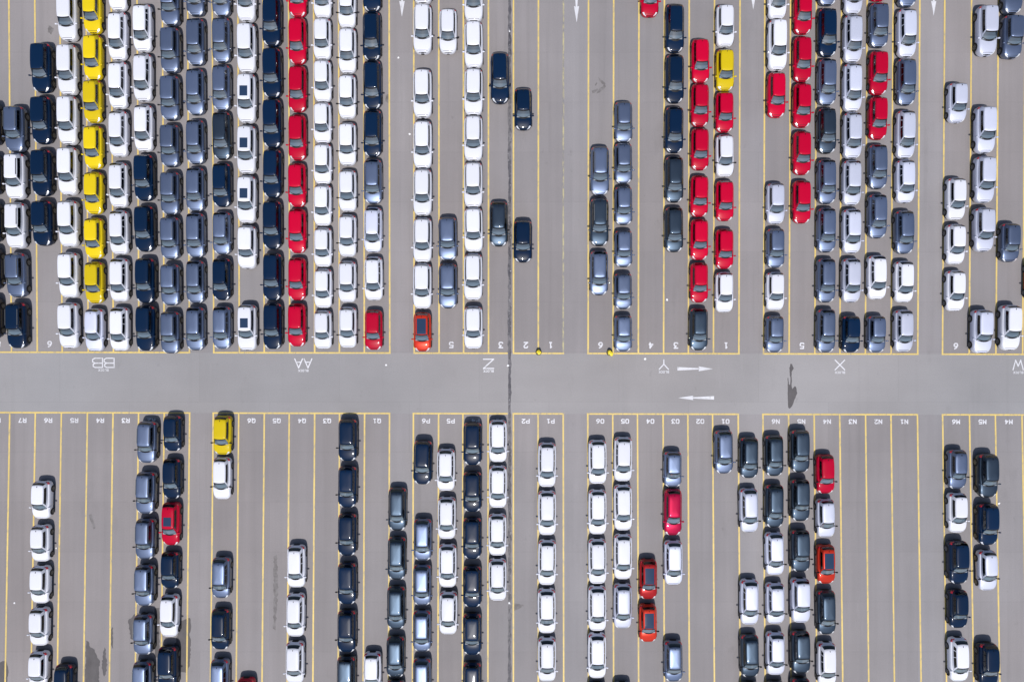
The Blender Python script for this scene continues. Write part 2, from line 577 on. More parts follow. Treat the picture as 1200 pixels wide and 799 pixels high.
# ------------------------------------------------------------------ hazard posts
def ring_mesh(name, prof, n, mat, fm=None, mats=None):
    v, f, fi = [], [], []
    for r, z in prof:
        for i in range(n):
            a = 2 * math.pi * i / n
            v.append((r * math.cos(a), r * math.sin(a), z))
    for j in range(len(prof) - 1):
        for i in range(n):
            f.append((j * n + i, j * n + (i + 1) % n, (j + 1) * n + (i + 1) % n, (j + 1) * n + i))
            fi.append(fm(i, j) if fm else 0)
    f.append(tuple(range((len(prof) - 1) * n, len(prof) * n))); fi.append(0)
    return mesh(name, v, f, mats or [mat], True, fi)


def hazard_post(x, y, rz, sy, tilt, label):
    e = bpy.data.objects.new("barrier_post", None)
    COL.objects.link(e)
    e.location = (gx(x), gy(y), LINE_Z)
    e.rotation_euler = (0, 0, rz)
    tag(e, label=label, category="barrier post", group="striped posts at the edge of the cross road")
    base = ring_mesh("foot", [(0.31, 0), (0.31, 0.05), (0.25, 0.08)], 16, M['black'])
    link("foot", base, e)
    drum = ring_mesh("drum", [(0.24, 0.08), (0.25, 0.2), (0.25, 0.32), (0.245, 0.44), (0.23, 0.55), (0.17, 0.60), (0.02, 0.615)], 16, None,
                     lambda i, j: 1 if j in (0, 1, 2) and (i + 2 * j) % 8 < 3 or (j == 4 and i % 8 < 2) else 0, [M['hazard_yellow'], M['black']])
    o = link("drum", drum, e)
    o.scale = (1, sy, 1)
    o.rotation_euler = (tilt, 0, 0)
    band = ring_mesh("cap", [(0.10, 0.60), (0.09, 0.66), (0.03, 0.68)], 12, M['hazard_yellow'])
    o2 = link("cap", band, o)


hazard_post(631.2, 412.6, 0.4, 1.0, 0.0, "yellow and black barrier post between the lane numbers 2 and 1")
hazard_post(714.3, 413.2, 0.6, 1.35, 0.12, "yellow and black barrier post by the painted 6 of the Y block")


# ------------------------------------------------------------------ cars
def interp(tab, u):
    for (a, va), (b, vb) in zip(tab[:-1], tab[1:]):
        if u <= b:
            k = 0 if b == a else max(0.0, (u - a) / (b - a))
            return va + (vb - va) * k
    return tab[-1][1]


# front of every car points towards -Y
TYPES = {
    'hatch': dict(L=4.15, W=1.76, H=1.50, belt=0.93, nose=0.64, f0=-0.285, f1=-0.075, r0=0.486, r1=0.415, hw0=0.86, hw1=0.67,
                  kind="hatchback", name="parked_hatchback"),
    'suv': dict(L=4.60, W=1.85, H=1.66, belt=1.05, nose=0.80, f0=-0.270, f1=-0.075, r0=0.486, r1=0.430, hw0=0.87, hw1=0.68,
                kind="crossover", name="parked_crossover"),
    'estate': dict(L=4.60, W=1.81, H=1.52, belt=0.95, nose=0.66, f0=-0.318, f1=-0.115, r0=0.488, r1=0.395, hw0=0.87, hw1=0.65,
                   kind="estate car", name="parked_estate_car"),
}
PLAN = [(-.5, .18), (-.497, .34), (-.490, .49), (-.475, .64), (-.455, .76), (-.42, .875), (-.38, .945), (-.33, .985), (-.27, 1.0), (.3, 1.0), (.38, .978), (.42, .945),
        (.45, .89), (.475, .79), (.488, .68), (.496, .53), (.5, .36)]


def half_w(T, u): return T['W'] / 2 * interp(PLAN, u)


def deck(T, u):
    b, n = T['belt'], T['nose']
    return interp([(-.5, n - .14), (-.497, n - .08), (-.490, n - .02), (-.475, n + .04), (-.455, n + .085), (-.42, n + .13), (-.38, (n + .13) * .65 + b * .35),
                   (-.33, (n + .13) * .3 + b * .7), (-.27, b), (.0, b + .01), (.40, b + .03), (.46, b + .01), (.485, b - .05), (.5, b - .17)], u)


def sill(T, u):
    return interp([(-.5, .36), (-.48, .26), (-.40, .22), (.40, .22), (.48, .28), (.5, .38)], u)


SEC = [(.0, .0), (.78, .0), (.95, .06), (1.0, .22), (1.0, .45), (.995, .66), (.97, .82), (.925, .93), (.86, .985), (.70, 1.0), (.40, 1.0), (.0, 1.0)]
CROWN = [0, 0, 0, 0, 0, 0, 0, 0, 0, .018, .036, .045]


def hull_pt(T, u, q):
    """q in [0,1]: 0 = underside centre, 1 = deck centre (right half)"""
    w, zt, zb = half_w(T, u), deck(T, u), sill(T, u)
    k = q * (len(SEC) - 1)
    i = min(int(k), len(SEC) - 2); t = k - i
    a, b = SEC[i], SEC[i + 1]
    x = (a[0] + (b[0] - a[0]) * t) * w
    z = zb + (a[1] + (b[1] - a[1]) * t) * (zt - zb) + (CROWN[i] + (CROWN[i + 1] - CROWN[i]) * t)
    # bonnet edges: shallow crease
    return Vector((x, u * T['L'], z))


def hull_mesh(T, us, nm, mats):
    V, F, FM = [], [], []
    n = len(SEC)
    row = 2 * n - 2
    for u in us:
        pts = [hull_pt(T, u, i / (n - 1)) for i in range(n)]
        ring = pts + [Vector((-p.x, p.y, p.z)) for p in pts[-2:0:-1]]
        V += [tuple(p) for p in ring]
    for j in range(len(us) - 1):
        for i in range(row):
            a, b = j * row + i, j * row + (i + 1) % row
            F.append((a, b, b + row, a + row))
            low = i in (0, 1, row - 1, row - 2)
            FM.append(1 if low else 0)
    F.append(tuple(range(row))[::-1]); FM.append(1)
    k = (len(us) - 1) * row
    F.append(tuple(range(k, k + row))); FM.append(1)
    return V, F, FM


def hull_patch(T, u0, u1, q0, q1, nu, nv, off, sides=(1, -1), both=False):
    """thin proud panel following the hull; if both, spans right to left over the deck"""
    V, F = [], []
    for s in sides:
        k0 = len(V)
        for i in range(nu + 1):
            for j in range(nv + 1):
                u = u0 + (u1 - u0) * i / nu
                q = q0 + (q1 - q0) * j / nv
                p = hull_pt(T, u, q)
                e = 0.004
                du = hull_pt(T, min(u + e, .5), q) - hull_pt(T, max(u - e, -.5), q)
                dq = hull_pt(T, u, min(q + .02, 1)) - hull_pt(T, u, max(q - .02, 0))
                nn = dq.cross(du)
                nn = nn.normalized() if nn.length > 0 else Vector((0, 0, 1))
                if nn.z < -0.3 or (nn.x < -0.5):
                    nn = -nn
                p = p + nn * off
                V.append((s * p.x, p.y, p.z))
        for i in range(nu):
            for j in range(nv):
                a = k0 + i * (nv + 1) + j
                f = (a, a + 1, a + nv + 2, a + nv + 1)
                F.append(f if s < 0 else f[::-1])
    return V, F


# greenhouse -----------------------------------------------------------
def gh_dims(T, v):
    L = T['L']
    c = v ** 1.0
    f = (T['f0'] + (T['f1'] - T['f0']) * (c ** 0.92)) * L
    r = (T['r0'] + (T['r1'] - T['r0']) * (c ** 1.6)) * L
    hw = T['W'] / 2 * (T['hw0'] + (T['hw1'] - T['hw0']) * (c ** 1.25))
    z0, z1 = T['belt'] - 0.03, T['H'] - 0.075
    return f, r, hw, z0 + (z1 - z0) * v


FRONT_X = [-.90, -.60, -.30, 0, .30, .60, .90]
SIDE_S = [.02, .16, .30, .44, .47, .60, .72, .75, .90, .98]


def gh_loop(T, v):
    f, r, hw, z = gh_dims(T, v)
    bow_f, bow_r = 0.36 * (1 - v) + 0.07 * v, 0.13 * (1 - v) + 0.07 * v
    P = []
    for k in FRONT_X:                                            # front, left to right
        P.append((hw * k, f + bow_f * k * k, z))
    fe, re = f + bow_f + 0.08, r - bow_r - 0.12
    for s in SIDE_S:                                             # right side, front to rear
        y = fe + (re - fe) * s
        bulge = 1.0 + 0.02 * (1 - (2 * s - 1) ** 2) - 0.05 * abs(2 * s - 1) ** 5
        P.append((hw * bulge * (0.985), y, z))
    for k in FRONT_X[::-1]:                                      # rear, right to left
        P.append((hw * k * 0.97, r - bow_r * k * k, z))
    for s in SIDE_S[::-1]:
        y = fe + (re - fe) * s
        bulge = 1.0 + 0.02 * (1 - (2 * s - 1) ** 2) - 0.05 * abs(2 * s - 1) ** 5
        P.append((-hw * bulge * (0.985), y, z))
    return [Vector(p) for p in P]


NF, NS = len(FRONT_X), len(SIDE_S)
VL = [0.0, 0.17, 0.40, 0.64, 0.87, 1.0]


def gh_opening(i, j, NP):
    """true where a quad (loop index i, layer j) is glazed: leave the body open there"""
    if i < NF - 1:
        return 1 <= j <= 3
    r0 = NF + NS
    if r0 <= i < r0 + NF - 1:
        return 2 <= j <= 3
    si = None
    if NF <= i < NF + NS - 1:
        si = i - NF
    l0 = 2 * NF + NS
    if l0 <= i < l0 + NS - 1:
        si = NS - 2 - (i - l0)
    if si is not None and si in (0, 1, 2, 4, 5, 7):
        return 2 <= j <= 3
    return False


def greenhouse(T):
    loops = [gh_loop(T, v) for v in VL]
    NP = len(loops[0])
    V, F = [], []
    for L in loops:
        V += [tuple(p) for p in L]
    for j in range(len(VL) - 1):
        for i in range(NP):
            if gh_opening(i, j, NP):
                continue
            a, b = j * NP + i, j * NP + (i + 1) % NP
            F.append((a, b, b + NP, a + NP))
    top = loops[-1]
    c = sum(top, Vector()) / NP
    base = (len(VL) - 1) * NP
    for sc, dz in ((0.965, .022), (0.90, .042), (0.70, .062), (0.35, .073)):
        k = len(V)
        for p in top:
            V.append((c.x + (p.x - c.x) * sc, c.y + (p.y - c.y) * (1 - (1 - sc) * 0.8), p.z + dz))
        for i in range(NP):
            F.append((base + i, base + (i + 1) % NP, k + (i + 1) % NP, k + i))
        base = k
    V.append((c.x, c.y, c.z + 0.075))
    k = len(V) - 1
    for i in range(NP):
        F.append((base + i, base + (i + 1) % NP, k))
    return V, F


def gh_patch(T, idx, v0, v1, nv, off):
    """panel on the greenhouse between consecutive loop indices idx[0]..idx[-1]"""
    V, F = [], []
    NP = 2 * NF + 2 * NS
    for j in range(nv + 1):
        v = v0 + (v1 - v0) * j / nv
        L = gh_loop(T, v)
        L2 = gh_loop(T, min(v + .02, 1.02)); L1 = gh_loop(T, v - .02 if v > .02 else 0)
        for i in idx:
            p = L[i % NP]
            t = L[(i + 1) % NP] - L[(i - 1) % NP]
            up = L2[i % NP] - L1[i % NP]
            n = t.cross(up).normalized()
            p = p + n * off
            V.append(tuple(p))
    m = len(idx)
    for j in range(nv):
        for i in range(m - 1):
            a = j * m + i
            F.append((a, a + 1, a + m + 1, a + m))
    return V, F


def roof_panel(T, y0, y1, hw, bow=0.04):
    """rectangular panel just above the roof skin"""
    V, F = [], []
    nx, ny = 6, 8
    f, r, hwr, z = gh_dims(T, 1.0)
    for j in range(ny + 1):
        for i in range(nx + 1):
            x = -hw + 2 * hw * i / nx
            y = y0 + (y1 - y0) * j / ny
            V.append((x, y, roof_z(T, x, y) + 0.010))
    for j in range(ny):
        for i in range(nx):
            a = j * (nx + 1) + i
            F.append((a, a + 1, a + nx + 2, a + nx + 1))
    return V, F


def roof_z(T, x, y):
    f, r, hwr, z = gh_dims(T, 1.0)
    cy = (f + r) / 2
    a = abs(x) / hwr
    b = abs(y - cy) / ((r - f) / 2)
    sc = max(a, 1 - (1 - b) / 0.8 if b > 0.2 else 0.0)
    return z + interp([(0, .075), (.35, .073), (.70, .062), (.90, .042), (.965, .022), (1.0, 0), (1.2, -.06)], sc)


def box(V, F, x0, x1, y0, y1, z0, z1, top=1.0):
    k = len(V)
    cx, cy = (x0 + x1) / 2, (y0 + y1) / 2
    for z, s in ((z0, 1), (z1, top)):
        for x, y in ((x0, y0), (x1, y0), (x1, y1), (x0, y1)):
            V.append((cx + (x - cx) * s, cy + (y - cy) * s, z))
    for q in ((3, 2, 1, 0), (4, 5, 6, 7), (0, 1, 5, 4), (1, 2, 6, 5), (2, 3, 7, 6), (3, 0, 4, 7)):
        F.append(tuple(k + i for i in q))


def blob(cx, cy, cz, rx, ry, rz, n=8, m=5):
    V, F = [], []
    V.append((cx, cy, cz - rz))
    for j in range(1, m):
        a = math.pi * j / m
        for i in range(n):
            b = 2 * math.pi * i / n
            cs = lambda t: math.copysign(abs(t) ** 0.7, t)
            V.append((cx + rx * math.sin(a) ** .7 * cs(math.cos(b)), cy + ry * math.sin(a) ** .7 * cs(math.sin(b)), cz - rz * cs(math.cos(a))))
    V.append((cx, cy, cz + rz))
    for i in range(n):
        F.append((0, 1 + (i + 1) % n, 1 + i))
        for j in range(m - 2):
            a = 1 + j * n
            F.append((a + i, a + (i + 1) % n, a + n + (i + 1) % n, a + n + i))
        a = 1 + (m - 2) * n
        F.append((a + i, a + (i + 1) % n, len(V) - 1))
    return V, F


def xcyl(r0, r1, x0, x1, n, cap=True):
    """cylinder about the x axis, outer end at x1"""
    V, F = [], []
    for x, r in ((x0, r0), (x0 + (x1 - x0) * .15, r1), (x0 + (x1 - x0) * .85, r1), (x1, r0)):
        for i in range(n):
            a = 2 * math.pi * i / n
            V.append((x, r * math.cos(a), r * math.sin(a)))
    for j in range(3):
        for i in range(n):
            F.append((j * n + i, j * n + (i + 1) % n, (j + 1) * n + (i + 1) % n, (j + 1) * n + i))
    F.append(tuple(range(n))[::-1])
    F.append(tuple(range(3 * n, 4 * n)))
    return V, F


CACHE = {}


def shared(key, fn):
    if key not in CACHE:
        CACHE[key] = fn()
    return CACHE[key]


US = [-.5, -.497, -.490, -.475, -.455, -.42, -.38, -.33, -.27, -.2, -.1, .05, .2, .3, .38, .42, .45, .475, .488, .496, .5]


def body_mesh(tn, paint):
    def make():
        T = TYPES[tn]
        V, F, FM = hull_mesh(T, US, "body", None)
        V2, F2 = greenhouse(T)
        k = len(V)
        V += V2
        F += [tuple(i + k for i in f) for f in F2]
        FM += [0] * len(F2)
        me = mesh("body_" + tn, V, F, [M[paint], M['trim']], True, FM)
        return me
    return shared(('body', tn, paint), make)


def parts_for(tn):
    """list of (part name, mesh, location, parent part index or None) without paint-dependent pieces"""
    if ('parts', tn) in CACHE:
        return CACHE[('parts', tn)]
    T = TYPES[tn]
    L, W = T['L'], T['W']
    out = []

    def add(name, VF, mat, smooth=True, loc=(0, 0, 0), parent=None):
        me = VF if not isinstance(VF, tuple) else mesh(name, VF[0], VF[1], [mat], smooth)
        out.append((name, me, loc, parent))
        return len(out) - 1

    NP = 2 * NF + 2 * NS
    add("windscreen", gh_patch(T, list(range(NF)), .24, .88, 4, .006), M['glass'])
    add("cowl", gh_patch(T, list(range(NF)), .0, .27, 3, .012), M['trim'])
    r0 = NF + NS
    add("rear_window", gh_patch(T, list(range(r0, r0 + NF)), .40, .91, 3, .006), M['privacy'])
    for a, b in ((0, 3), (4, 6), (7, 8)):
        add("side_window", gh_patch(T, list(range(NF + a, NF + b + 1)), .40, .87, 3, .006), M['privacy'])
        l0 = 2 * NF + NS
        add("side_window", gh_patch(T, list(range(l0 + NS - 1 - b, l0 + NS - a)), .40, .87, 3, .006), M['privacy'])
    for s in (1, -1):
        add("headlight", hull_patch(T, -.488, -.412, .63, .80, 7, 3, .008, (s,)), M['headlight'])
        add("tail_light", hull_patch(T, .425, .488, .50, .80, 5, 4, .009, (s,)), M['tail'])
    # grille: dark band across the nose, both halves in one mesh
    add("grille", hull_patch(T, -.496, -.482, .66, 1.0, 2, 8, .006), M['trim'])
    add("bonnet_gap", hull_patch(T, -.456, -.449, .80, 1.0, 1, 6, .005), M['trim'])
    add("windscreen_band", gh_patch(T, list(range(NF)), .86, .975, 2, .010), M['trim'])
    if tn != 'estate':
        for a, b in ((3, 4), (6, 7)):
            add("door_pillar", gh_patch(T, list(range(NF + a, NF + b + 1)), .40, .87, 3, .004), M['trim'])
            l0 = 2 * NF + NS
            add("door_pillar", gh_patch(T, list(range(l0 + NS - 1 - b, l0 + NS - a)), .40, .87, 3, .004), M['trim'])
    if tn == 'suv':
        for s in (1, -1):
            add("side_cladding", hull_patch(T, -.40, .40, .19, .30, 10, 2, .006, (s,)), M['trim'])
    # cabin floor, dashboard, seats
    z = T['belt']
    V, F = [], []
    yf, yr = T['f0'] * L + .30, T['r0'] * L - .30
    box(V, F, -W * .40, W * .40, yf + .30, yr, z + .035, z + .075)
    add("cabin_floor", (V, F), M['cabin'], False)
    V, F = [], []
    box(V, F, -W * .37, W * .37, T['f0'] * L + .26, T['f0'] * L + .62, z + .04, z + .10, .95)
    add("dashboard", (V, F), M['dash'], False)
    for s in (1, -1):
        V, F = [], []
        box(V, F, s * W * .21 - .23, s * W * .21 + .23, .02 * L, .02 * L + .16, z + .076, z + .24, .85)
        box(V, F, s * W * .21 - .12, s * W * .21 + .12, .02 * L + .03, .02 * L + .13, z + .24, z + .38, .85)
        add("front_seat", (V, F), M['seat'], False)
    V, F = [], []
    box(V, F, -W * .34, W * .34, .235 * L, .235 * L + .16, z + .076, z + .26, .9)
    add("rear_seat", (V, F), M['seat'], False)
    # wheels
    R = 0.355 if tn == 'suv' else 0.325
    for s in (1, -1):
        xo = s * (W / 2 + .006)
        ty = shared(('tyre', tn, s), lambda: mesh("wheel", *xcyl(R * .90, R, -s * .22, 0, 22), [M['tyre']], False))
        if s < 0 and ('tyre', tn, s, 'f') not in CACHE:
            CACHE[('tyre', tn, s, 'f')] = 1
            ty.flip_normals()

        def rim():
            V, F = [], []
            n = 18
            V.append((s * .004, 0, 0))
            for i in range(n):
                a = 2 * math.pi * i / n
                V.append((s * .002, R * .66 * math.cos(a), R * .66 * math.sin(a)))
            for i in range(n):
                if i % 3 != 2:
                    f = (0, 1 + i, 1 + (i + 1) % n)
                    F.append(f if s > 0 else f[::-1])
            return mesh("rim", V, F, [M['rim']], False)
        rm = shared(('rim', tn, s), rim)

        def arch():
            V, F = [], []
            n = 16
            for x in (-s * .03, 0.0):
                for rr in (R * .80, R * 1.17):
                    for i in range(n + 1):
                        a = math.pi * (-0.12 + 1.24 * i / n)
                        V.append((x, rr * math.cos(a), rr * math.sin(a)))
            m = n + 1
            for i in range(n):
                F.append((2 * m + i, 2 * m + i + 1, 3 * m + i + 1, 3 * m + i))
                F.append((m + i, m + i + 1, 3 * m + i + 1, 3 * m + i))
            return mesh("wheel_arch", V, F, [M['trim']], False)
        ar = shared(('arch', tn, s), arch)
        for u in (-.305, .290):
            i = add("wheel", ty, None, loc=(xo, u * L, R))
            add("rim", rm, None, parent=i)
            out.append(("wheel_arch", ar, (s * (W / 2 + .003), u * L, R + .01), None))
    # roof fin
    V, F = [], []
    yb = T['r1'] * L - .22
    zz = roof_z(T, 0, yb)
    box(V, F, -.025, .025, yb, yb + .16, zz - .01, zz + .05, .45)
    add("roof_fin", (V, F), M['trim'], False)
    CACHE[('parts', tn)] = out
    return out


def mirror_mesh(tn, s, mat):
    T = TYPES[tn]
    y = T['f0'] * T['L'] + .42
    x = s * (T['W'] / 2 + .065)
    V, F = blob(x, y, T['belt'] + .06, .125, .075, .085)
    k = len(V)
    xa, xb = sorted((s * (T['W'] * .42 - .03), s * (T['W'] * .5 + .03)))
    box(V, F, xa, xb, y - .03, y + .04, T['belt'] - .02, T['belt'] + .03)
    return mesh("wing_mirror", V, F, [M[mat]], True)


def rails(tn, s, mat):
    T = TYPES[tn]
    V, F = [], []
    f, r, hw, z = gh_dims(T, 1.0)
    x = s * hw * .93
    n = 6
    ys = [f + .35 + (r - f - .75) * i / n for i in range(n + 1)]
    for i in range(n):
        y0, y1 = ys[i], ys[i + 1]
        zz = roof_z(T, x, (y0 + y1) / 2)
        box(V, F, x - .022, x + .022, y0, y1 + .001, zz + .012, zz + .055)
    return mesh("roof_rail", V, F, [M[mat]], False)


ORD = ["first", "second", "third", "fourth", "fifth", "sixth", "seventh", "eighth", "ninth", "tenth"]
N_CARS = 0


def car(tn, paint, x, yt, yb, yaw, opts, label):
    """x, yt, yb: middle and ends of the car as it stands in plan"""
    global N_CARS
    T = TYPES[tn]
    L = (yb - yt) / S * 0.991
    sy = max(0.86, min(1.12, L / T['L']))
    yc = (yt + yb) / 2
    e = bpy.data.objects.new(T['name'], None)
    COL.objects.link(e)
    # what is seen leans out from the point below the viewer by its mean height
    e.location = (gx(600 + (x - 600) * 0.9894), gy(399.5 + (yc - 399.5) * 0.991), 0.0)
    e.rotation_euler = (0, 0, yaw)
    e.scale = (1.0, sy, 1.0)
    e.empty_display_size = 0.5
    tag(e, label=label, category=T['kind'], group="cars parked nose to tail in the lanes")
    link("body", body_mesh(tn, paint), e)
    made = []
    for name, me, loc, par in parts_for(tn):
        o = link(name, me, made[par] if par is not None else e, loc)
        made.append(o)
    mm = paint if 'bm' not in opts else 'trim'
    for s in (1, -1):
        link("wing_mirror", shared(('mirror', tn, s, mm), lambda: mirror_mesh(tn, s, mm)), e)
    if 'rail' in opts:
        rm = 'trim' if paint in ('white', 'silver') and 'rs' not in opts else 'rim'
        for s in (1, -1):
            link("roof_rail", shared(('rail', tn, s, rm), lambda: rails(tn, s, rm)), e)
    if 'sun' in opts:
        link("sunroof", shared(('sun', tn), lambda: mesh("sunroof", *roof_panel(T, -.01 * T['L'], .195 * T['L'], .385), [M['roofglass']], True)), e)
    if 'pano' in opts:
        link("glass_roof", shared(('pano', tn), lambda: mesh("glass_roof", *roof_panel(T, -.062 * T['L'], .335 * T['L'], .45), [M['roofglass']], True)), e)
    N_CARS += 1


# every column: (x at its first car, x at its last car, side, where it is, [(type, paint, top, bottom, options)...])
h, s_, e_ = 'hatch', 'suv', 'estate'
W_, SL, SV, NV, CH, RD, CR, OR, YE = 'white', 'blue-grey', 'silver', 'navy', 'charcoal', 'red', 'crimson', 'orange-red', 'yellow'
C = []


def column(x0, x1, side, where, tn, rows, opts=()):
    C.append((x0, x1, side, where, tn, rows, opts))


# ---- above the cross road, left to right
column(-10.5, -10.0, 'u', "the upper column cut off by the left picture edge", s_,
       [(NV, 121, 171), (NV, 181, 229), (NV, 238, 284), (NV, 290, 340), (NV, 348, 397)])
column(18.5, 21, 'u', "the leftmost whole column above it", s_,
       [(SL, 125.5, 178.6), (W_, 180.5, 234), (W_, 238, 291.5), (SL, 296.7, 348.4), (NV, 354.5, 408)], ('rail',))
column(49.3, 50.5, 'u', "the navy column over the painted 6 near BB", s_,
       [(NV, 52, 109), (NV, 114, 169), (NV, 176, 230), (NV, 235.5, 288)])
column(80, 81.6, 'u', "the white column left of the yellow cars", s_,
       [(W_, -7, 48.7), (W_, 53.5, 112), (W_, 113.6, 170), (W_, 173.2, 229), (W_, 235.5, 289.6), (W_, 296, 349), (W_, 354.5, 408)])
column(108.6, 111.2, 'u', "the yellow column above BB", h,
       [(YE, -11, 39.5), (YE, 42, 94), (YE, 94.8, 144), (YE, 148, 198), (YE, 202, 251), (YE, 255.7, 303), (YE, 307, 355.4), (SV, 361.5, 411.5)])
column(138, 140.6, 'u', "the white column right of the yellow cars", e_,
       [(W_, -42, 13), (W_, 15, 71), (W_, 73, 127.6), (W_, 130.6, 184), (W_, 191, 243.4), (W_, 247, 298.4), (W_, 302.8, 353.6), (W_, 360, 411)])
column(167, 171.4, 'u', "the half white, half navy column by BB", s_,
       [(W_, 6, 61, 'estate'), (W_, 64, 119, 'estate'), (W_, 123.6, 177.7, 'estate'), (NV, 182, 235.6), (NV, 241.7, 295), (NV, 302.8, 355), (NV, 358, 411)])
column(199.8, 200.2, 'u', "the blue-grey column right of the half navy one", s_,
       [(SL, -22, 30.7), (SL, 34, 86), (SL, 90, 141.4), (SL, 147, 196), (SL, 202, 252), (SL, 254.8, 304), (SL, 309.8, 358), (SL, 365, 414)], ('rail', 'bm'))
column(229, 229.2, 'u', "the blue-grey column in the BB to AA gap", e_,
       [(SL, -35, 19), (SL, 22.8, 77), (SL, 81.5, 135), (SL, 141, 192.6), (SL, 197, 247.8), (SL, 250, 302), (SL, 305.4, 355.4), (SL, 359.7, 410.5)])
column(259.4, 260.2, 'u', "the mixed dark column left of the sunroof cars", e_,
       [(SL, -33, 19.3), (SL, 22, 73.6), (SL, 77, 129.7), (CH, 132, 187.3), (NV, 191.7, 242.5), (SL, 248.6, 298.4), (NV, 302.8, 351.8), (SL, 359, 408.8)])
column(289.3, 290, 'u', "the white column with sunroof cars", s_,
       [(W_, -30, 26), (W_, 29, 86), (W_, 87.6, 144.6, 'sun'), (W_, 148, 204, 'sun'), (W_, 206.6, 261.8, 'sun'), (W_, 265, 315), (W_, 357, 410.5, 'sun')])
column(318.8, 319.8, 'u', "the navy column left of the long red one", s_,
       [(NV, -2, 54.7), (NV, 57.8, 115), (NV, 117.5, 173.5), (NV, 176, 232), (NV, 235.8, 292), (NV, 297, 352), (NV, 355, 409)])
column(348.6, 348, 'u', "the long red column above AA", h,
       [(RD, -32, 20), (RD, 22, 75.3), (RD, 78, 131.4), (RD, 135, 188), (RD, 191.7, 242.5), (RD, 245, 296.6), (RD, 302, 351.8), (RD, 355.7, 406)])
column(377.8, 378.6, 'u', "the first white column right of the red one", h,
       [(W_, -27, 21.4), (W_, 22.8, 70), (W_, 71.5, 119.7), (W_, 121, 168), (W_, 169, 216), (W_, 217, 264.8), (W_, 267, 313), (W_, 315, 361), (W_, 363.8, 408.8)])
column(407, 407.4, 'u', "the second white column right of the red one", h,
       [(W_, -17, 33, 'bm'), (W_, 34, 86, 'bm'), (W_, 88.5, 139.3, 'bm'), (W_, 144.4, 194, 'bm'), (W_, 199.6, 248, 'bm'), (W_, 252, 301, 'bm'), (W_, 306, 354.5, 'bm'), (W_, 359.7, 407.6, 'bm')])
column(435.6, 438, 'u', "the mixed column at the right edge of AA", e_,
       [(NV, -42, 13.7), (NV, 15.4, 71), (NV, 72, 128), (NV, 129.7, 183.8), (SL, 187.3, 239), (SV, 243.4, 295.8), (W_, 301, 352.2), (RD, 363, 410, 'hatch')])
column(495.5, 495, 'u', "the first lane of the Z block", s_,
       [(W_, -50, 5.3), (W_, 7, 63.4), (W_, 82.4, 138.5), (W_, 142.6, 197.8), (W_, 198.7, 253), (W_, 255.7, 307.7), (W_, 309, 362), (OR, 366, 411.8, 'hatch', 'pano')])
column(525, 525, 'u', "the lane marked 5 in the Z block", s_,
       [(W_, 11.4, 63, 'hatch', 'bm'), (SL, 255, 305.4), (SL, 309, 361.5)])
column(555, 554.6, 'u', "the white column above the painted Z", s_,
       [(W_, -28, 26.3), (W_, 27, 80.6), (W_, 82, 135.8), (W_, 136.7, 189), (W_, 190.8, 243.4), (W_, 244, 295.4), (W_, 297.5, 351.8), (W_, 358.9, 408.8)])
column(585.8, 584.6, 'u', "the lane marked 3 left of the dark joint", s_,
       [(NV, 63.4, 121.8), (CH, 236.5, 288.8, 'estate')])
column(613.4, 613, 'u', "the lane marked 2 right of the dark joint", h,
       [(NV, 104.6, 152.6), (NV, 259, 307.7, 'suv')])
column(702.6, 702, 'u', "the lane marked 6 in the Y block", s_,
       [(SL, 172.5, 229.4), (CH, 233, 288.4), (SL, 294, 346, 'estate')], ('rail',))
column(730.6, 730.2, 'u', "the fifth lane of the Y block", h,
       [(SL, 120, 167), (SL, 168.5, 215.4), (SL, 219, 263.6), (SL, 270, 313), (SL, 320, 362.4), (SL, 369, 411.8)])
column(761.6, 761.6, 'u', "the lane marked 4 in the Y block", h, [(RD, -30, 20)])
column(791, 789.6, 'u', "the navy column in the Y block", e_,
       [(NV, 6, 61.7), (NV, 65, 121), (NV, 126, 179.4), (CH, 184, 237.3), (CH, 243, 295.4)])
column(820.6, 819, 'u', "the red column in the Y block", h,
       [(RD, 46.5, 97.3), (RD, 99, 148.4), (RD, 151, 199.6), (RD, 206, 254), (RD, 257, 304.5), (RD, 308, 354.5), (CH, 361, 410.6, 'estate')])
column(849.6, 848.8, 'u', "the lane marked 1 in the Y block", h,
       [(W_, 6.7, 55.2), (YE, 58.7, 106.6), (RD, 108.7, 155), (W_, 158.4, 207.5, 'bm'), (RD, 212, 259), (RD, 268.5, 315), (W_, 319, 366)])
column(911, 908, 'u', "the first lane of the X block", e_,
       [(W_, -32, 22.8), (W_, 24.5, 83.3, 'suv'), (RD, 85.5, 138, 'hatch'), (SV, 215, 262.7, 'hatch'), (SL, 268, 314, 'hatch'), (W_, 319, 363.8, 'hatch'), (SL, 370, 412.9, 'hatch')])
column(941, 939.4, 'u', "the red column in the X block", h,
       [(RD, -12, 40.3), (RD, 44, 96), (RD, 98.5, 149.6), (RD, 154.5, 205), (RD, 212, 261.8)])
column(970, 968, 'u', "the third lane of the X block", e_,
       [(SL, -48, 6.7), (NV, 11, 66.6), (SL, 70, 123.6), (CH, 127.5, 180), (SL, 187.5, 239), (SL, 244, 295.8), (SL, 303, 354.5), (SL, 362, 412.9)])
column(1000, 997, 'u', "the fourth lane of the X block", e_,
       [(SV, -38, 17), (SV, 18.6, 73.6), (SV, 75.4, 131), (SV, 132.5, 186), (SV, 188.3, 240.8), (SV, 245.3, 297), (SV, 303, 354.5), (NV, 370, 413, 'hatch')])
column(1030.5, 1026.8, 'u', "the fifth lane of the X block", e_,
       [(RD, -50, 1.2, 'hatch'), (SL, 4.6, 56), (RD, 60.7, 111.3, 'hatch'), (RD, 114.3, 163.7, 'hatch'), (SL, 170, 221.5), (SL, 228, 279.3), (W_, 299.5, 351), (SL, 370, 413, 'hatch')])
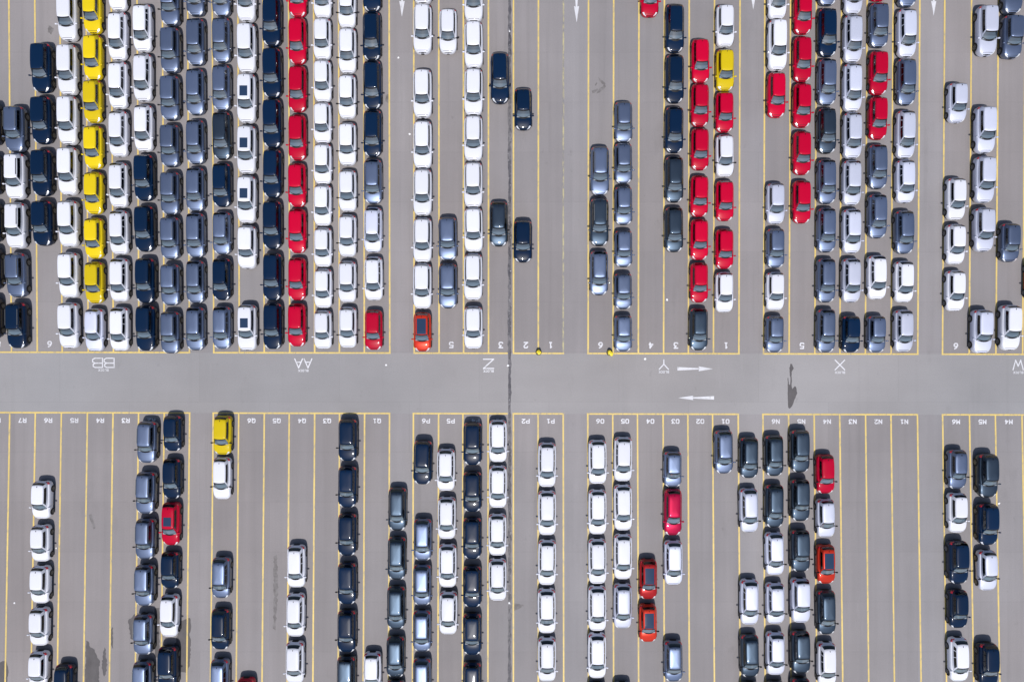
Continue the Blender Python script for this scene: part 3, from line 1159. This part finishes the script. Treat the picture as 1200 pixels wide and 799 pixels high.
column(1063, 1058.5, 'u', "the last lane of the X block", e_,
       [(SL, -46, 8.4), (SV, 11.5, 67.5), (SL, 69.5, 123.6), (SV, 130, 186), (SV, 187.8, 238), (SL, 247, 297.5), (W_, 306, 354.5), (SV, 363, 412.3)])
column(1121.6, 1119, 'u', "the lane marked 6 in the W block", h,
       [(SV, 98, 144), (W_, 209, 258), (W_, 263, 310), (W_, 317, 364.5)])
column(1155.5, 1150, 'u', "the second lane of the W block", s_,
       [(SV, 8, 66), (SV, 125.6, 180), (SV, 184, 238), (SV, 244, 295), (SV, 363, 413.8)])
column(1186, 1182.6, 'u', "the third lane of the W block", s_,
       [(SL, -38, 17), (SL, 19.8, 69), (SL, 262, 307, 'hatch'), (W_, 357.5, 410.5)])
column(1213.5, 1213, 'u', "the lane cut off by the right picture edge", h, [(OR, 305, 352)])
# ---- below the cross road, left to right
column(48.8, 45.5, 'd', "lane R6", h,
       [(W_, 563, 607.8), (W_, 614.3, 657.8), (W_, 662, 706.7), (W_, 711, 756.2), (W_, 762, 807)])
column(75.5, 75.5, 'd', "lane R5", h, [(NV, 777, 823)])
column(172.8, 167.8, 'd', "lane R2", s_,
       [(SL, 493, 542), (SL, 552, 601.5), (SL, 606.5, 654.6), (SL, 660.5, 709), (SL, 718.3, 766), (SL, 773.3, 822)], ('rail', 'bm'))
column(202.4, 197.2, 'd', "lane R1", h,
       [(NV, 486.8, 528, ), (NV, 536.8, 584), (RD, 588, 638.6, 'sun'), (NV, 645.6, 689), (W_, 695.6, 746), (NV, 756, 806, 'suv')])
column(260.8, 257.8, 'd', "the leftmost lane of the Q block", h,
       [(YE, 486.6, 532.7), (W_, 535.3, 585), (SL, 652, 700.4, 'estate'), (NV, 712, 760.5, 'estate'), (SL, 771, 820, 'estate')], ('bm',))
column(288.4, 288.4, 'd', "lane Q6", h, [(RD, 793.5, 843)])
column(347.2, 345.8, 'd', "lane Q4", e_, [(W_, 638, 688), (W_, 694.3, 745.5), (W_, 750.8, 800)])
column(408, 406.2, 'd', "lane Q2", s_,
       [(NV, 490.3, 539.7), (NV, 545.3, 594), (NV, 600.3, 650.3), (NV, 658, 707), (NV, 713.3, 763), (CH, 767.3, 817)], ('bm',))
column(436.5, 436.5, 'd', "lane Q1", h, [(W_, 763.3, 812)])
column(465.5, 463, 'd', "the unmarked gap between Q1 and P6", e_,
       [(CH, 570.4, 621.5), (CH, 628, 679), (CH, 685.7, 736.7), (CH, 744.3, 793), (CH, 795.8, 845)])
column(495.7, 494.5, 'd', "lane P6", s_,
       [(NV, 515.3, 567), (SL, 607, 656.6, 'estate'), (SL, 660.5, 709, 'estate'), (SL, 714, 763, 'estate'), (SL, 770, 819, 'estate')])
column(522.8, 525.2, 'd', "lane P5", e_,
       [(W_, 525.3, 575), (W_, 581.7, 631.5), (W_, 636.8, 688), (W_, 692.3, 743)])
column(553.7, 553.3, 'd', "lane P4", s_,
       [(NV, 494.3, 544.5), (NV, 551.7, 599), (NV, 605.4, 654), (NV, 661.8, 710.4), (NV, 717.3, 766), (NV, 774.3, 823)])
column(583.3, 583, 'd', "lane P3", e_,
       [(W_, 491.6, 541.5), (W_, 545, 595), (W_, 601.3, 650.8), (W_, 653.8, 703.7)])
column(641, 640.8, 'd', "lane P1", e_,
       [(W_, 518, 570.7), (W_, 574.3, 627), (W_, 631.7, 685.4), (W_, 688.8, 741.7), (W_, 745.7, 798)])
column(700.2, 699.6, 'd', "lane O6", e_,
       [(W_, 515, 567), (W_, 573, 626), (W_, 630.5, 684), (W_, 685.7, 739), (W_, 740.8, 794.3), (NV, 798.3, 848)])
column(730, 729.4, 'd', "lane O5", e_,
       [(W_, 511.6, 564), (W_, 567.3, 621.5), (W_, 625, 678.6), (SV, 683, 736), (SL, 798.5, 848)])
column(759.6, 759.4, 'd', "lane O4", h, [('brick-red', 654.5, 701.7, 'pano'), (OR, 707, 751.7, 'pano')], ('bm',))
column(788.5, 789.4, 'd', "lane O3", e_,
       [(SL, 529, 570, 'hatch'), (CR, 572, 627.3, 'hatch'), (SV, 632.5, 685), (SL, 749.5, 798)])
column(848.2, 848.2, 'd', "lane O1", e_, [(SL, 503.5, 554.7)])
column(877.5, 879, 'd', "the unmarked gap between O1 and N6", e_,
       [(CH, 511.8, 560), (SV, 571.5, 623.5), (SV, 678, 731.7), (CH, 742, 793), (CH, 798, 847)], ('bm',))
column(907.2, 909, 'd', "lane N6", e_,
       [(CH, 509.4, 557.7), (CH, 567, 617.8), (SV, 623, 673.6), (SV, 682, 730.5), (SV, 739.5, 790.5), (CH, 797, 846)], ('bm',))
column(937, 938, 'd', "lane N5", s_,
       [(CH, 503, 553), (CH, 560.6, 610), (CH, 619.6, 669), (SV, 676.5, 728.7), (CH, 737.5, 788), (CH, 792.5, 842)], ('bm',))
column(967, 969, 'd', "lane N4", e_,
       [(RD, 532, 578, 'hatch'), (SV, 584, 629.5, 'hatch'), (OR, 637.5, 683.6, 'hatch', 'pano'), (CH, 690.5, 743), (W_, 751.5, 803)], ('bm',))
column(1121.4, 1123.2, 'd', "lane M6", s_,
       [(SL, 526.3, 572.7, 'hatch', 'bm'), (W_, 577, 624, 'hatch'), (NV, 632.5, 683), (NV, 690, 735.5, 'hatch'), (W_, 746, 798, 'estate')])
column(1156.4, 1157.2, 'd', "lane M5", s_,
       [(CH, 531, 582.3), (NV, 589, 637.8), (SV, 644, 691.6, 'hatch', 'bm'), (NV, 752, 803)])

for x0, x1, side, where, tn, rows, opts in C:
    n = len(rows)
    ya, yb_ = (rows[0][1] + rows[0][2]) / 2, (rows[-1][1] + rows[-1][2]) / 2
    for i, row in enumerate(rows):
        paint, yt, yb = row[:3]
        extra = [r for r in row[3:]]
        t = tn
        op = set(opts)
        for r in extra:
            if r in TYPES:
                t = r
                if r != 'suv':
                    op.discard('rail')
            else:
                op.add(r)
        yc = (yt + yb) / 2
        f = (yc - ya) / (yb_ - ya) if n > 1 else 0
        x = x0 + (x1 - x0) * f
        k = n - 1 - i if side == 'u' else i
        # lanes fan out: turn the car along its lane
        slope = (x - 600) * 0.0053 / 412 if side == 'u' else -(x - 600) * 0.0092 / 314
        yaw = -slope + math.radians(random.gauss(0, 0.35))
        what = paint + " " + TYPES[t]['kind']
        if 'sun' in op:
            what += " with dark sunroof"
        if 'pano' in op:
            what += " with black glass roof"
        lab = "%s, %s from the cross road in %s" % (what, ORD[k], where)
        if len(lab.split()) > 16:
            lab = "%s, %s from the road in %s" % (what.replace("black glass roof", "glass roof"), ORD[k], where[4:] if where.startswith("the ") else where)
        if len(lab.split()) > 16:
            print("LONG LABEL", len(lab.split()), lab)
        import re
        if len(re.findall(r"[A-Za-z0-9]+", lab)) > 16:
            print("LONG", lab)
        car(t, paint, x + random.uniform(-.25, .25), yt, yb, yaw, op, lab)
print("cars:", N_CARS, "objects:", len(bpy.data.objects))
